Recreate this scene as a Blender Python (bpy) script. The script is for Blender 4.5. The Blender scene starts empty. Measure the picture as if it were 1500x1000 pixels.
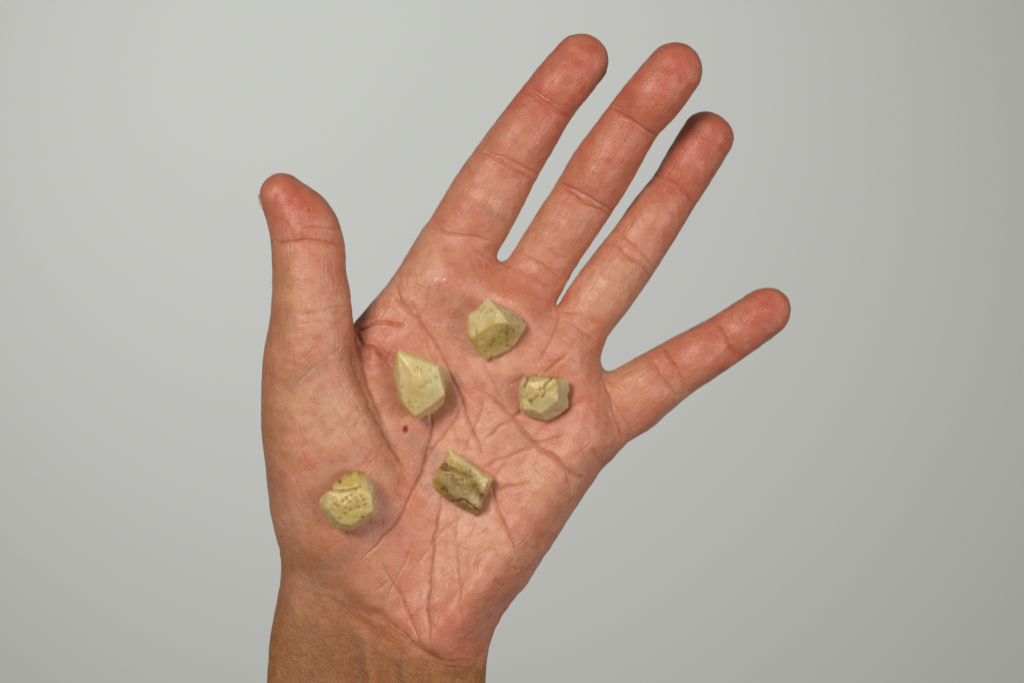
import bpy, bmesh, math, random
import numpy as np
from mathutils import Vector

# ------------------------------------------------------------------ camera, world, lamps, exposure
S = 0.0002                 # metres per unit; the hand is modelled in units of 0.2 mm
DIST = 1.0                 # camera height above the middle of the palm
BACK = 1.15                # depth of the grey backdrop below the hand
DP = DIST / S
sc = bpy.context.scene
sc.render.engine = 'CYCLES'
sc.view_settings.view_transform = 'Standard'
sc.view_settings.look = 'None'
sc.view_settings.exposure = 0.0
sc.view_settings.gamma = 1.0
sc.view_settings.use_curve_mapping = False
sc.render.resolution_x, sc.render.resolution_y = 1024, 682

cam_d = bpy.data.cameras.new('camera')
cam_d.sensor_width = 36.0
cam_d.lens = 36.0 * DIST / (1500 * S)
cam_d.clip_start, cam_d.clip_end = 0.05, 20.0
cam = bpy.data.objects.new('camera', cam_d)
sc.collection.objects.link(cam)
cam.location = (0, 0, DIST)
sc.camera = cam

world = bpy.data.worlds.new('World')
sc.world = world
world.use_nodes = True
bgn = world.node_tree.nodes['Background']
bgn.inputs[0].default_value = (1.0, 0.98, 0.95, 1)
bgn.inputs[1].default_value = 0.165


def lamp(name, loc, target, size, power, color):
    d = bpy.data.lights.new(name, 'AREA')
    d.shape = 'DISK'
    d.size = size
    d.energy = power
    d.color = color
    o = bpy.data.objects.new(name, d)
    sc.collection.objects.link(o)
    o.location = loc
    o.rotation_euler = (Vector(target) - Vector(loc)).to_track_quat('-Z', 'Y').to_euler()
    return o


lamp('key_lamp', (-0.46, 0.34, 0.96), (0, -0.02, 0), 0.36, 8.4, (1.0, 0.96, 0.90))
lamp('side_lamp', (0.66, -0.08, 0.82), (0.0, 0, 0), 0.34, 3.8, (1.0, 0.98, 0.95))
sp = bpy.data.lights.new('added_backdrop_spot', 'SPOT')  # added, unseen spot; its falloff grades the backdrop towards the corners
sp.energy = 18.6
sp.color = (0.955, 0.99, 1.0)
sp.spot_size = math.radians(74)
sp.spot_blend = 1.0
sp.shadow_soft_size = 0.06
spo = bpy.data.objects.new('added_backdrop_spot', sp)
sc.collection.objects.link(spo)
spo.location = (-0.22, 0.30, -0.25)
spo.rotation_euler = (Vector((-0.05, 0.07, -BACK)) - Vector(spo.location)).to_track_quat('-Z', 'Y').to_euler()

rng = np.random.default_rng(7)
random.seed(7)


# ------------------------------------------------------------------ numeric helpers
def unproj(px, py, z=0.0):
    """measured photo position of something z units above the palm plane -> model x, y"""
    f = (DP - z) / DP
    return (px - 750.0) * f, (500.0 - py) * f


def sstep(a, b, x):
    t = np.clip((x - a) / (b - a), 0, 1)
    return t * t * (3 - 2 * t)


_tab = np.random.default_rng(11).random((64, 64, 64)).astype(np.float32)


def vnoise(x, y, z, seed=0):
    """smooth value noise, 0..1, period-free enough at these sizes"""
    x = x + seed * 17.31
    y = y + seed * 7.77
    z = z + seed * 3.13
    ix, iy, iz = np.floor(x).astype(int), np.floor(y).astype(int), np.floor(z).astype(int)
    fx, fy, fz = x - ix, y - iy, z - iz
    fx, fy, fz = (f * f * (3 - 2 * f) for f in (fx, fy, fz))
    g = lambda a, b, c: _tab[(ix + a) & 63, (iy + b) & 63, (iz + c) & 63]
    l = lambda a, b, t: a + (b - a) * t
    return l(l(l(g(0, 0, 0), g(1, 0, 0), fx), l(g(0, 1, 0), g(1, 1, 0), fx), fy),
             l(l(g(0, 0, 1), g(1, 0, 1), fx), l(g(0, 1, 1), g(1, 1, 1), fx), fy), fz)


def smin(a, b, k):
    h = np.clip(0.5 + 0.5 * (b - a) / k, 0, 1)
    return b + (a - b) * h - k * h * (1 - h)


def surface_net(F, origin, h):
    """closed quad mesh of F = 0 (F < 0 inside)"""
    nx, ny, nz = F.shape
    ins = F < 0
    c = np.zeros((nx - 1, ny - 1, nz - 1), np.int8)
    for a in (0, 1):
        for b in (0, 1):
            for d in (0, 1):
                c += ins[a:nx - 1 + a, b:ny - 1 + b, d:nz - 1 + d]
    act = (c > 0) & (c < 8)
    idx = -np.ones(act.shape, np.int64)
    cells = np.argwhere(act)
    idx[act] = np.arange(len(cells))
    acc = np.zeros((len(cells), 3))
    cnt = np.zeros(len(cells))
    corners = [(a, b, d) for a in (0, 1) for b in (0, 1) for d in (0, 1)]
    for p in corners:
        for ax in range(3):
            if p[ax]:
                continue
            q = list(p)
            q[ax] = 1
            f0 = F[cells[:, 0] + p[0], cells[:, 1] + p[1], cells[:, 2] + p[2]]
            f1 = F[cells[:, 0] + q[0], cells[:, 1] + q[1], cells[:, 2] + q[2]]
            m = (f0 < 0) != (f1 < 0)
            t = f0[m] / (f0[m] - f1[m])
            pos = np.tile(np.array(p, float), (m.sum(), 1))
            pos[:, ax] = t
            acc[m] += pos
            cnt[m] += 1
    V = (cells + acc / cnt[:, None]) * h + np.array(origin)
    quads = []
    for ax in range(3):
        o1, o2 = (ax + 1) % 3, (ax + 2) % 3
        lo = [slice(0, n) for n in F.shape]
        hi = [slice(0, n) for n in F.shape]
        lo[ax] = slice(0, F.shape[ax] - 1)
        hi[ax] = slice(1, F.shape[ax])
        a, b = ins[tuple(lo)], ins[tuple(hi)]
        e = np.argwhere(a != b)
        e = e[(e[:, o1] > 0) & (e[:, o2] > 0) & (e[:, o1] < F.shape[o1] - 1) & (e[:, o2] < F.shape[o2] - 1)]
        flip = a[e[:, 0], e[:, 1], e[:, 2]]
        def cell(d1, d2):
            k = e.copy()
            k[:, o1] -= d1
            k[:, o2] -= d2
            return idx[k[:, 0], k[:, 1], k[:, 2]]
        q = np.stack([cell(1, 1), cell(0, 1), cell(0, 0), cell(1, 0)], 1)
        q[~flip] = q[~flip][:, ::-1]
        quads.append(q)
    return V, np.concatenate(quads)


def relax(V, Q, n, lam=0.5):
    e = np.concatenate([Q[:, [0, 1]], Q[:, [1, 2]], Q[:, [2, 3]], Q[:, [3, 0]]])
    for i in range(n):
        A = np.zeros_like(V)
        C = np.zeros(len(V))
        np.add.at(A, e[:, 0], V[e[:, 1]])
        np.add.at(C, e[:, 0], 1)
        np.add.at(A, e[:, 1], V[e[:, 0]])
        np.add.at(C, e[:, 1], 1)
        f = lam if i % 2 == 0 else -lam * 1.04
        V = V + f * (A / C[:, None] - V)
    return V


def mesh_from(name, V, Q):
    me = bpy.data.meshes.new(name)
    me.vertices.add(len(V))
    me.vertices.foreach_set('co', np.ascontiguousarray(V, np.float32).ravel())
    n, k = Q.shape
    me.loops.add(n * k)
    me.loops.foreach_set('vertex_index', np.ascontiguousarray(Q, np.int32).ravel())
    me.polygons.add(n)
    me.polygons.foreach_set('loop_start', np.arange(n, dtype=np.int32) * k)
    me.update(calc_edges=True)
    me.polygons.foreach_set('use_smooth', np.ones(n, bool))
    return me


def set_attr(me, name, kind, arr):
    a = me.attributes.new(name, kind, 'POINT')
    a.data.foreach_set('color' if kind == 'FLOAT_COLOR' else 'value', np.ascontiguousarray(arr, np.float32).ravel())


def catmull(P, n):
    """smooth curve through rows of P, n samples per span"""
    P = np.asarray(P, float)
    E = np.vstack([2 * P[0] - P[1], P, 2 * P[-1] - P[-2]])
    out = []
    for i in range(1, len(E) - 2):
        t = np.linspace(0, 1, n, endpoint=False)[:, None]
        a, b, c, d = E[i - 1], E[i], E[i + 1], E[i + 2]
        out.append(0.5 * (2 * b + (c - a) * t + (2 * a - 5 * b + 4 * c - d) * t ** 2 + (3 * b - a - 3 * c + d) * t ** 3))
    out.append(P[-1:])
    return np.vstack(out)


def lin(r, g, b):
    f = lambda v: (v / 255 / 12.92) if v / 255 <= 0.04045 else ((v / 255 + 0.055) / 1.055) ** 2.4
    return (f(r), f(g), f(b))


# ------------------------------------------------------------------ materials
class NT:
    def __init__(self, name):
        self.m = bpy.data.materials.new(name)
        self.m.use_nodes = True
        self.t = self.m.node_tree
        self.b = self.t.nodes['Principled BSDF']

    def n(self, typ, **kw):
        o = self.t.nodes.new(typ)
        for k, v in kw.items():
            setattr(o, k, v)
        return o

    def l(self, a, b):
        self.t.links.new(a, b)

    def val(self, sock, v):
        if hasattr(v, 'node'):
            self.l(v, sock)
        else:
            sock.default_value = v

    def math(self, op, a, b=0.0, c=0.0):
        o = self.n('ShaderNodeMath', operation=op)
        self.val(o.inputs[0], a)
        self.val(o.inputs[1], b)
        self.val(o.inputs[2], c)
        return o.outputs[0]

    def mix(self, f, a, b, mode='MIX'):
        o = self.n('ShaderNodeMix', data_type='RGBA', blend_type=mode)
        self.val(o.inputs[0], f)
        for s, v in ((o.inputs[6], a), (o.inputs[7], b)):
            if isinstance(v, tuple):
                v = (*v[:3], 1)
            self.val(s, v)
        return o.outputs[2]

    def noise(self, scale, detail=3, rough=0.55, vec=None):
        o = self.n('ShaderNodeTexNoise')
        o.inputs['Scale'].default_value = scale
        o.inputs['Detail'].default_value = detail
        o.inputs['Roughness'].default_value = rough
        self.l(vec if vec is not None else self.obj(), o.inputs['Vector'])
        return o.outputs[0]

    def obj(self):
        if not hasattr(self, '_o'):
            self._o = self.n('ShaderNodeTexCoord').outputs['Object']
        return self._o

    def ramp(self, x, a, b):
        o = self.n('ShaderNodeMapRange', interpolation_type='SMOOTHSTEP')
        self.l(x, o.inputs[0])
        o.inputs[1].default_value = a
        o.inputs[2].default_value = b
        return o.outputs[0]

    def attr(self, name):
        o = self.n('ShaderNodeAttribute', attribute_name=name)
        s = self.n('ShaderNodeSeparateColor')
        self.l(o.outputs['Color'], s.inputs[0])
        return s.outputs[0], s.outputs[1], s.outputs[2], o.outputs['Alpha']

    def mapped(self, rot, scale):
        r = self.n('ShaderNodeMapping')
        self.l(self.obj(), r.inputs['Vector'])
        r.inputs['Rotation'].default_value = rot
        o = self.n('ShaderNodeMapping')
        self.l(r.outputs[0], o.inputs['Vector'])
        o.inputs['Scale'].default_value = scale
        return o.outputs[0]


def skin_material():
    M = NT('skin')
    tan, red, pale, crease = M.attr('skin_tone')
    ridge, wet, wrist, vein = M.attr('skin_detail')
    mole, dark, _, _ = M.attr('skin_marks_shade')
    ph = M.n('ShaderNodeAttribute', attribute_name='ridge_phase').outputs['Fac']
    big = M.noise(70, 4, 0.6)
    mid = M.noise(330, 4, 0.6)
    fine = M.noise(1500, 3, 0.6)
    micro = M.noise(4200, 2, 0.6)
    col = M.mix(M.ramp(big, 0.3, 0.7), lin(*C_PALM[0]), lin(*C_PALM[1]))
    col = M.mix(pale, col, lin(*C_PALE))
    col = M.mix(red, col, lin(*C_RED))
    tanc = M.mix(M.ramp(mid, 0.3, 0.7), lin(*C_TAN[0]), lin(*C_TAN[1]))
    col = M.mix(tan, col, tanc)
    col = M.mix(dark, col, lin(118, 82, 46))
    col = M.mix(M.math('MULTIPLY', vein, 0.8), col, lin(*C_VEIN))
    col = M.mix(M.math('MULTIPLY', M.ramp(mid, 0.42, 0.74), M.math('MULTIPLY_ADD', tan, -0.34, 0.42)), col, lin(*C_RED))
    col = M.mix(M.math('MULTIPLY', M.ramp(fine, 0.52, 0.75), 0.22), col, lin(*C_PALE))
    col = M.mix(M.math('MULTIPLY', M.ramp(fine, 0.48, 0.25), 0.22), col, lin(150, 72, 52))
    col = M.mix(M.math('MULTIPLY', crease, 0.75), col, lin(*C_CREASE_SHADE))
    col = M.mix(mole, col, lin(140, 14, 6))
    M.l(col, M.b.inputs['Base Color'])
    # fine relief: friction ridges, pores, stretched wrist lines
    sn = M.math('SINE', ph)
    rel = M.math('MULTIPLY', M.math('MULTIPLY', sn, ridge), 0.000055)
    rel = M.math('ADD', rel, M.math('MULTIPLY', micro, 0.00007))
    rel = M.math('ADD', rel, M.math('MULTIPLY', fine, 0.00019))
    wl = M.noise(1, 3, 0.6, M.mapped((0, 0, math.radians(WRIST_ROT)), (230, 2300, 600)))
    wl2 = M.noise(1, 2, 0.6, M.mapped((0, 0, math.radians(WRIST_ROT + 62)), (300, 1900, 600)))
    rel = M.math('ADD', rel, M.math('MULTIPLY', M.math('MULTIPLY', wl, wrist), 0.0008))
    rel = M.math('ADD', rel, M.math('MULTIPLY', M.math('MULTIPLY', wl2, wrist), 0.00030))
    bp = M.n('ShaderNodeBump')
    bp.inputs['Strength'].default_value = 0.8
    bp.inputs['Distance'].default_value = 1.0
    M.l(rel, bp.inputs['Height'])
    M.l(bp.outputs[0], M.b.inputs['Normal'])
    rough = M.math('ADD', 0.30, M.math('MULTIPLY', M.ramp(mid, 0.3, 0.7), 0.12))
    rough = M.math('SUBTRACT', rough, M.math('MULTIPLY', wet, 0.2))
    M.l(rough, M.b.inputs['Roughness'])
    M.b.inputs['Specular IOR Level'].default_value = 0.5
    M.l(M.math('MULTIPLY', wet, 0.9), M.b.inputs['Coat Weight'])
    M.b.inputs['Coat Roughness'].default_value = 0.10
    cb = M.n('ShaderNodeBump')
    cb.inputs['Distance'].default_value = 1.0
    cb.inputs['Strength'].default_value = 1.0
    M.l(M.math('MULTIPLY', M.noise(2200, 2, 0.5), 0.00015), cb.inputs['Height'])
    M.l(cb.outputs[0], M.b.inputs['Coat Normal'])
    M.b.subsurface_method = 'RANDOM_WALK'
    M.b.inputs['Subsurface Weight'].default_value = 0.45
    M.b.inputs['Subsurface Radius'].default_value = (1.0, 0.35, 0.2)
    M.b.inputs['Subsurface Scale'].default_value = 0.0016
    return M.m


C_PALM = [(214, 158, 129), (204, 129, 100)]
C_RED = (190, 92, 70)
C_PALE = (216, 168, 130)
C_TAN = [(174, 114, 67), (154, 98, 55)]
C_VEIN = (150, 118, 98)
C_CREASE_SHADE = (146, 72, 52)  # redder crease skin, with the shade inside the folds put into the colour
WRIST_ROT = 38


def nail_material():
    M = NT('nail')
    n = M.noise(500, 3)
    M.l(M.mix(n, lin(214, 190, 166), lin(200, 168, 144)), M.b.inputs['Base Color'])
    M.b.inputs['Roughness'].default_value = 0.3
    M.b.inputs['Subsurface Weight'].default_value = 0.3
    M.b.inputs['Subsurface Radius'].default_value = (1, 0.5, 0.35)
    M.b.inputs['Subsurface Scale'].default_value = 0.001
    return M.m


def hair_material():
    M = NT('hair')
    M.l(M.mix(M.noise(900), lin(70, 46, 30), lin(100, 70, 45)), M.b.inputs['Base Color'])
    M.b.inputs['Roughness'].default_value = 0.5
    return M.m


def chunk_material():
    M = NT('chunk_flesh')
    a = M.n('ShaderNodeAttribute', attribute_name='tint')
    n1 = M.noise(600, 4, 0.6)
    n2 = M.noise(2500, 3, 0.6)
    col = M.mix(M.math('MULTIPLY', M.ramp(n1, 0.45, 0.75), 0.35), a.outputs['Color'], lin(196, 176, 84))
    col = M.mix(M.math('MULTIPLY', M.ramp(n2, 0.5, 0.75), 0.25), col, lin(222, 214, 176))
    col = M.mix(M.math('MULTIPLY', M.ramp(n2, 0.42, 0.25), 0.2), col, lin(140, 118, 60))
    M.l(col, M.b.inputs['Base Color'])
    rel = M.math('ADD', M.math('MULTIPLY', n1, 0.00022), M.math('MULTIPLY', n2, 0.00012))
    bp = M.n('ShaderNodeBump')
    bp.inputs['Strength'].default_value = 0.9
    bp.inputs['Distance'].default_value = 1.0
    M.l(rel, bp.inputs['Height'])
    M.l(bp.outputs[0], M.b.inputs['Normal'])
    M.l(M.math('ADD', 0.09, M.math('MULTIPLY', M.ramp(n1, 0.35, 0.7), 0.3)), M.b.inputs['Roughness'])
    M.b.inputs['Specular IOR Level'].default_value = 0.5
    M.b.inputs['Subsurface Weight'].default_value = 0.9
    M.b.inputs['Subsurface Radius'].default_value = (1.0, 0.85, 0.45)
    M.b.inputs['Subsurface Scale'].default_value = 0.0038
    return M.m


def backdrop_material():
    M = NT('backdrop_paint')
    n = M.noise(3.0, 3, 0.5)
    M.l(M.mix(n, lin(203, 204, 200), lin(207, 207, 203)), M.b.inputs['Base Color'])
    M.b.inputs['Roughness'].default_value = 0.85
    M.b.inputs['Specular IOR Level'].default_value = 0.1
    return M.m


# ------------------------------------------------------------------ backdrop
bm = bmesh.new()
bmesh.ops.create_grid(bm, x_segments=8, y_segments=8, size=2.5)
me = bpy.data.meshes.new('backdrop')
bm.to_mesh(me)
bm.free()
backdrop = bpy.data.objects.new('backdrop', me)
backdrop.location = (0, 0, -BACK)
backdrop['kind'] = 'structure'
backdrop['label'] = 'plain pale grey surface behind the hand'
me.materials.append(backdrop_material())
sc.collection.objects.link(backdrop)

# ------------------------------------------------------------------ hand: fields
# stations: photo x, y, height z, half width, front half depth, back half depth  (root -> tip)
FINGERS = {
    'index': dict(st=[(632, 424, -6, 48, 36, 42), (655, 385, -4, 52, 40, 42), (680, 345, 0, 55, 44, 44), (712, 290, 5, 54, 48, 44),
                      (742, 240, 10, 49.5, 43, 42), (770, 197, 14, 46.5, 43, 38), (799, 154, 16, 42.6, 37, 34),
                      (825, 121, 17, 42, 40, 31), (850, 91, 16, 41, 36, 27)], L=42),
    'middle': dict(st=[(752, 452, -6, 47, 36, 42), (778, 415, -2, 48, 40, 42), (802, 373.5, 0, 45.6, 43, 42), (829, 331, 4, 46, 46, 42),
                       (855, 291, 14, 46, 42, 40), (882, 247, 29, 47, 45, 38), (926, 180, 50, 41.5, 37, 34),
                       (960, 139, 66, 43, 42, 31), (987, 105, 70, 41, 37, 27)], L=43),
    'ring': dict(st=[(808, 526, -6, 46, 36, 40), (833, 492, -4, 47, 40, 40), (856, 463, -3, 45, 42, 40), (892, 416, -3, 45.5, 44, 40),
                     (935, 357, -6, 42.5, 40, 37), (962, 316, -10, 41, 41, 35), (989, 278, -14, 38, 34, 32),
                     (1012, 240, -14, 39, 38, 29), (1038, 198, -12, 39, 34, 26)], L=33),
    'little': dict(st=[(858, 622, -6, 50, 36, 38), (890, 604, -8, 52, 40, 38), (923, 586, -9, 51, 43, 38), (946, 570, -9, 48, 43, 37),
                       (984, 544, -8, 43.5, 38, 35), (1022, 521, -5, 41, 39, 33), (1059, 499, -3, 38.5, 34, 30),
                       (1088, 480, -1, 37.5, 36, 28), (1117, 460, 0, 36.5, 33, 25)], L=44),
}
THUMB = dict(st=[(514, 852, -4, 60, 40, 50), (514, 805, 2, 80, 56, 60), (506, 750, 12, 96, 66, 66), (491, 690, 24, 98, 72, 68), (474, 632, 38, 90, 69, 66),
                 (462, 580, 52, 78.5, 64, 62), (454, 530, 66, 68, 58, 58), (456, 480, 76, 61, 54, 54), (456, 440, 82, 57, 51, 50),
                 (453, 400, 86, 53.5, 49, 48), (451, 362, 88, 53, 46, 46), (442, 327, 88, 48, 47, 42), (415, 289, 84, 33.5, 40, 34)], L=36)

HGRID = 4.4
lo = np.array([-400.0, -1090.0, -140.0])
hi = np.array([430.0, 470.0, 170.0])
nn = ((hi - lo) / HGRID).astype(int) + 1
gx = (lo[0] + np.arange(nn[0]) * HGRID)
gy = (lo[1] + np.arange(nn[1]) * HGRID)
gz = (lo[2] + np.arange(nn[2]) * HGRID)
FAR = 60.0


def dense_chain(st, n=8):
    P = np.array(st, float)
    for r in P:
        r[0], r[1] = unproj(r[0], r[1], r[2])
    return catmull(P, n)


def chain_field(D, L):
    """rounded sweep with elliptic sections and an ellipsoidal tip, evaluated inside its own box"""
    m = 70.0
    sl = []
    for ax, g in ((0, gx), (1, gy), (2, gz)):
        r = D[:, 3].max() + m
        i0 = np.searchsorted(g, D[:, ax].min() - r)
        i1 = np.searchsorted(g, D[:, ax].max() + r)
        sl.append(slice(max(i0, 0), min(i1, len(g))))
    X, Y, Z = np.meshgrid(gx[sl[0]], gy[sl[1]], gz[sl[2]], indexing='ij')
    best = np.full(X.shape, 1e3)
    n = len(D) - 1
    for i in range(n):
        a, b = D[i], D[i + 1]
        T = b[:3] - a[:3]
        ln = np.linalg.norm(T)
        T = T / ln
        U = np.cross(T, (0, 0, 1.0))
        U /= np.linalg.norm(U)
        Vv = np.cross(U, T)
        dx, dy, dz = X - a[0], Y - a[1], Z - a[2]
        w = dx * T[0] + dy * T[1] + dz * T[2]
        t = np.clip(w / ln, 0, 1)
        wr = w - t * ln
        u = dx * U[0] + dy * U[1] + dz * U[2]
        v = dx * Vv[0] + dy * Vv[1] + dz * Vv[2]
        A = a[3] + (b[3] - a[3]) * t
        BF = a[4] + (b[4] - a[4]) * t
        BB = a[5] + (b[5] - a[5]) * t
        B = np.where(v > 0, BF, BB)
        wl = np.where((wr > 0) & (i == n - 1), L, A)
        r = np.sqrt((u / A) ** 2 + (v / B) ** 2 + (wr / wl) ** 2)
        best = np.minimum(best, (r - 1) * np.minimum(A, B))
    out = np.full(tuple(nn), FAR)
    out[tuple(sl)] = np.minimum(best, FAR)
    return out


PALM = [(516, 476), (540, 447.5), (564, 420.5), (582, 398), (600, 371), (624, 336), (655, 338), (700, 362), (722, 380), (735, 388), (745, 388),
        (775, 402), (800, 428), (815, 448), (832, 452), (860, 474), (881, 502), (879, 526), (884, 544), (895, 566), (905, 605),
        (909, 652), (900, 668), (879, 690), (854, 728), (829, 766), (795, 819), (775.6, 850), (766, 863), (750, 880.5), (738, 898), (727, 917),
        (719, 939), (714, 960), (711, 1000), (712, 1060), (716, 1150), (724, 1320), (732, 1600), (352, 1600), (366, 1320), (380, 1150), (386, 1060), (391, 1000),
        (394, 947), (398, 920), (405, 883), (410, 856), (412, 829), (410, 805), (403, 779), (397, 750), (394, 718), (390, 657), (392, 609),
        (400, 558), (415, 520), (440, 500), (480, 490)]
PALM = np.array([unproj(*p) for p in PALM])


def poly_sd(P, X, Y):
    d = np.full(X.shape, 1e9)
    inside = np.zeros(X.shape, bool)
    n = len(P)
    for i in range(n):
        a, b = P[i], P[(i + 1) % n]
        e = b - a
        t = np.clip(((X - a[0]) * e[0] + (Y - a[1]) * e[1]) / (e @ e), 0, 1)
        d = np.minimum(d, np.hypot(X - a[0] - t * e[0], Y - a[1] - t * e[1]))
        c = (a[1] > Y) != (b[1] > Y)
        with np.errstate(divide='ignore', invalid='ignore'):
            xi = a[0] + (Y - a[1]) * e[0] / (e[1] if e[1] else 1e-9)
        inside ^= c & (X < xi)
    return np.where(inside, -d, d)


def gauss(PX, PY, cx, cy, sx, sy=None, ang=0.0):
    sy = sy or sx
    c, s = math.cos(math.radians(ang)), math.sin(math.radians(ang))
    u = (PX - cx) * c + (PY - cy) * s
    v = -(PX - cx) * s + (PY - cy) * c
    return np.exp(-(u / sx) ** 2 - (v / sy) ** 2)


FOLD = np.array([(380, 838), (430, 852), (477, 873), (516, 890), (548, 906), (573, 920), (589, 935), (607, 949), (629, 962), (652, 968), (697, 968), (725, 962)], float)


def front_relief(PX, PY):
    fy = np.interp(PX, FOLD[:, 0], FOLD[:, 1])
    below = sstep(-14, 30, PY - fy)
    hfr = 50 + 0 * PX
    hfr += 40 * gauss(PX, PY, 725, 855, 130, 62, -52)          # hypothenar pad
    hfr += 20 * gauss(PX, PY, 672, 925, 62, 50)                # heel of the hand
    hfr += 18 * gauss(PX, PY, 840, 690, 80, 60, -50)
    hfr += 11 * gauss(PX, PY, 655, 415, 42, 42)                # pads under the fingers
    hfr += 10 * gauss(PX, PY, 762, 455, 40, 40)
    hfr += 10 * gauss(PX, PY, 835, 525, 40, 40)
    hfr += 8 * gauss(PX, PY, 870, 600, 36, 40)
    hfr -= 8 * gauss(PX, PY, 735, 400, 26, 30, 40)
    hfr -= 8 * gauss(PX, PY, 812, 468, 22, 30, 40)
    hfr -= 20 * gauss(PX, PY, 622, 620, 62, 110, 20)           # hollow of the palm
    hfr -= 12 * gauss(PX, PY, 560, 455, 55, 40, -45)           # thin web by the thumb
    wr = 62 + 9 * gauss(PX, PY, 552, 1010, 14, 130, -8) - 9 * gauss(PX, PY, 524, 985, 13, 70, -8) + 8 * gauss(PX, PY, 610, 1000, 22, 80, -20) - 6 * gauss(PX, PY, 580, 1010, 10, 60, -8)
    return hfr * (1 - below) + wr * below


PX2, PY2 = np.meshgrid(gx + 750, 500 - gy, indexing='ij')
sd = poly_sd(PALM, PX2 - 750, 500 - PY2)
wristk = sstep(850, 960, PY2)
R2 = 52 + 70 * wristk
R2 = R2 - 14 * gauss(PX2, PY2, 560, 430, 60) + 62 * gauss(PX2, PY2, 775, 845, 190, 75, -56)
hf2 = front_relief(PX2, PY2)
hb2 = 58 + 22 * wristk - 18 * gauss(PX2, PY2, 560, 440, 60)
e2 = np.maximum(0, 1 + sd / R2)[:, :, None]
Zb = gz[None, None, :]
hh = np.where(Zb > 0, hf2[:, :, None], hb2[:, :, None])
palmF = (np.sqrt(e2 ** 2 + (Zb / hh) ** 2) - 1) * np.minimum(R2[:, :, None], hh)
palmF = np.minimum(palmF, FAR)

fing = np.full(tuple(nn), FAR)
DENSE = {}
for k, f in FINGERS.items():
    st = [list(r) for r in f['st']]
    for i, dv in ((3, 2.5), (4, -3.0), (5, 2.0), (6, -3.0), (7, 2.0)):      # pads between the joints
        st[i][4] += dv
    DENSE[k] = dense_chain(st)
    fing = np.minimum(fing, chain_field(DENSE[k], f['L']))
DENSE['thumb'] = dense_chain(THUMB['st'])
thumbF = chain_field(DENSE['thumb'], THUMB['L'])
F = smin(palmF, fing, 15.0)
kth = (5 + 40 * sstep(630, 800, PY2) * sstep(425, 510, PX2) + 8 * sstep(480, 440, PX2) * sstep(500, 560, PY2))[:, :, None]
F = smin(F, thumbF, kth)
# slit between the middle and ring fingers
slx, sly = zip(*[unproj(*p) for p in ((815, 447), (833, 415), (854, 382.5), (884, 342))])
dsl = np.full(PX2.shape, 1e9)
for i in range(3):
    ax_, ay_, ex_, ey_ = slx[i], sly[i], slx[i + 1] - slx[i], sly[i + 1] - sly[i]
    tt_ = np.clip(((PX2 - 750 - ax_) * ex_ + (500 - PY2 - ay_) * ey_) / (ex_ ** 2 + ey_ ** 2), 0, 1)
    dsl = np.minimum(dsl, np.hypot(PX2 - 750 - ax_ - tt_ * ex_, 500 - PY2 - ay_ - tt_ * ey_) - 0.5 * (i + tt_))
F = -smin(-F, (dsl - 2.4)[:, :, None] + 0 * F, 3.0)
# rest of the forearm stops with a rounded cut, well outside the picture
F = np.maximum(F, (PY2 - 1570)[:, :, None] + 0 * F)

V, Q = surface_net(F.astype(np.float32), lo, HGRID)
V = relax(V, Q, 6, 0.45)
base = mesh_from('hand_base', V, Q)
tmp = bpy.data.objects.new('hand_base', base)
sc.collection.objects.link(tmp)
md = tmp.modifiers.new('s', 'SUBSURF')
md.levels = md.render_levels = 2
me = bpy.data.meshes.new_from_object(tmp.evaluated_get(bpy.context.evaluated_depsgraph_get()))
bpy.data.objects.remove(tmp)
nv = len(me.vertices)
co = np.empty(nv * 3, np.float32)
me.vertices.foreach_get('co', co)
co = co.reshape(-1, 3).astype(float)
no = np.empty(nv * 3, np.float32)
me.vertex_normals.foreach_get('vector', no)
no = no.reshape(-1, 3).astype(float)
# photo position of each vertex
pf = DP / (DP - co[:, 2])
PX = 750 + co[:, 0] * pf
PY = 500 - co[:, 1] * pf
front = sstep(-0.05, 0.35, no[:, 2])

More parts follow.
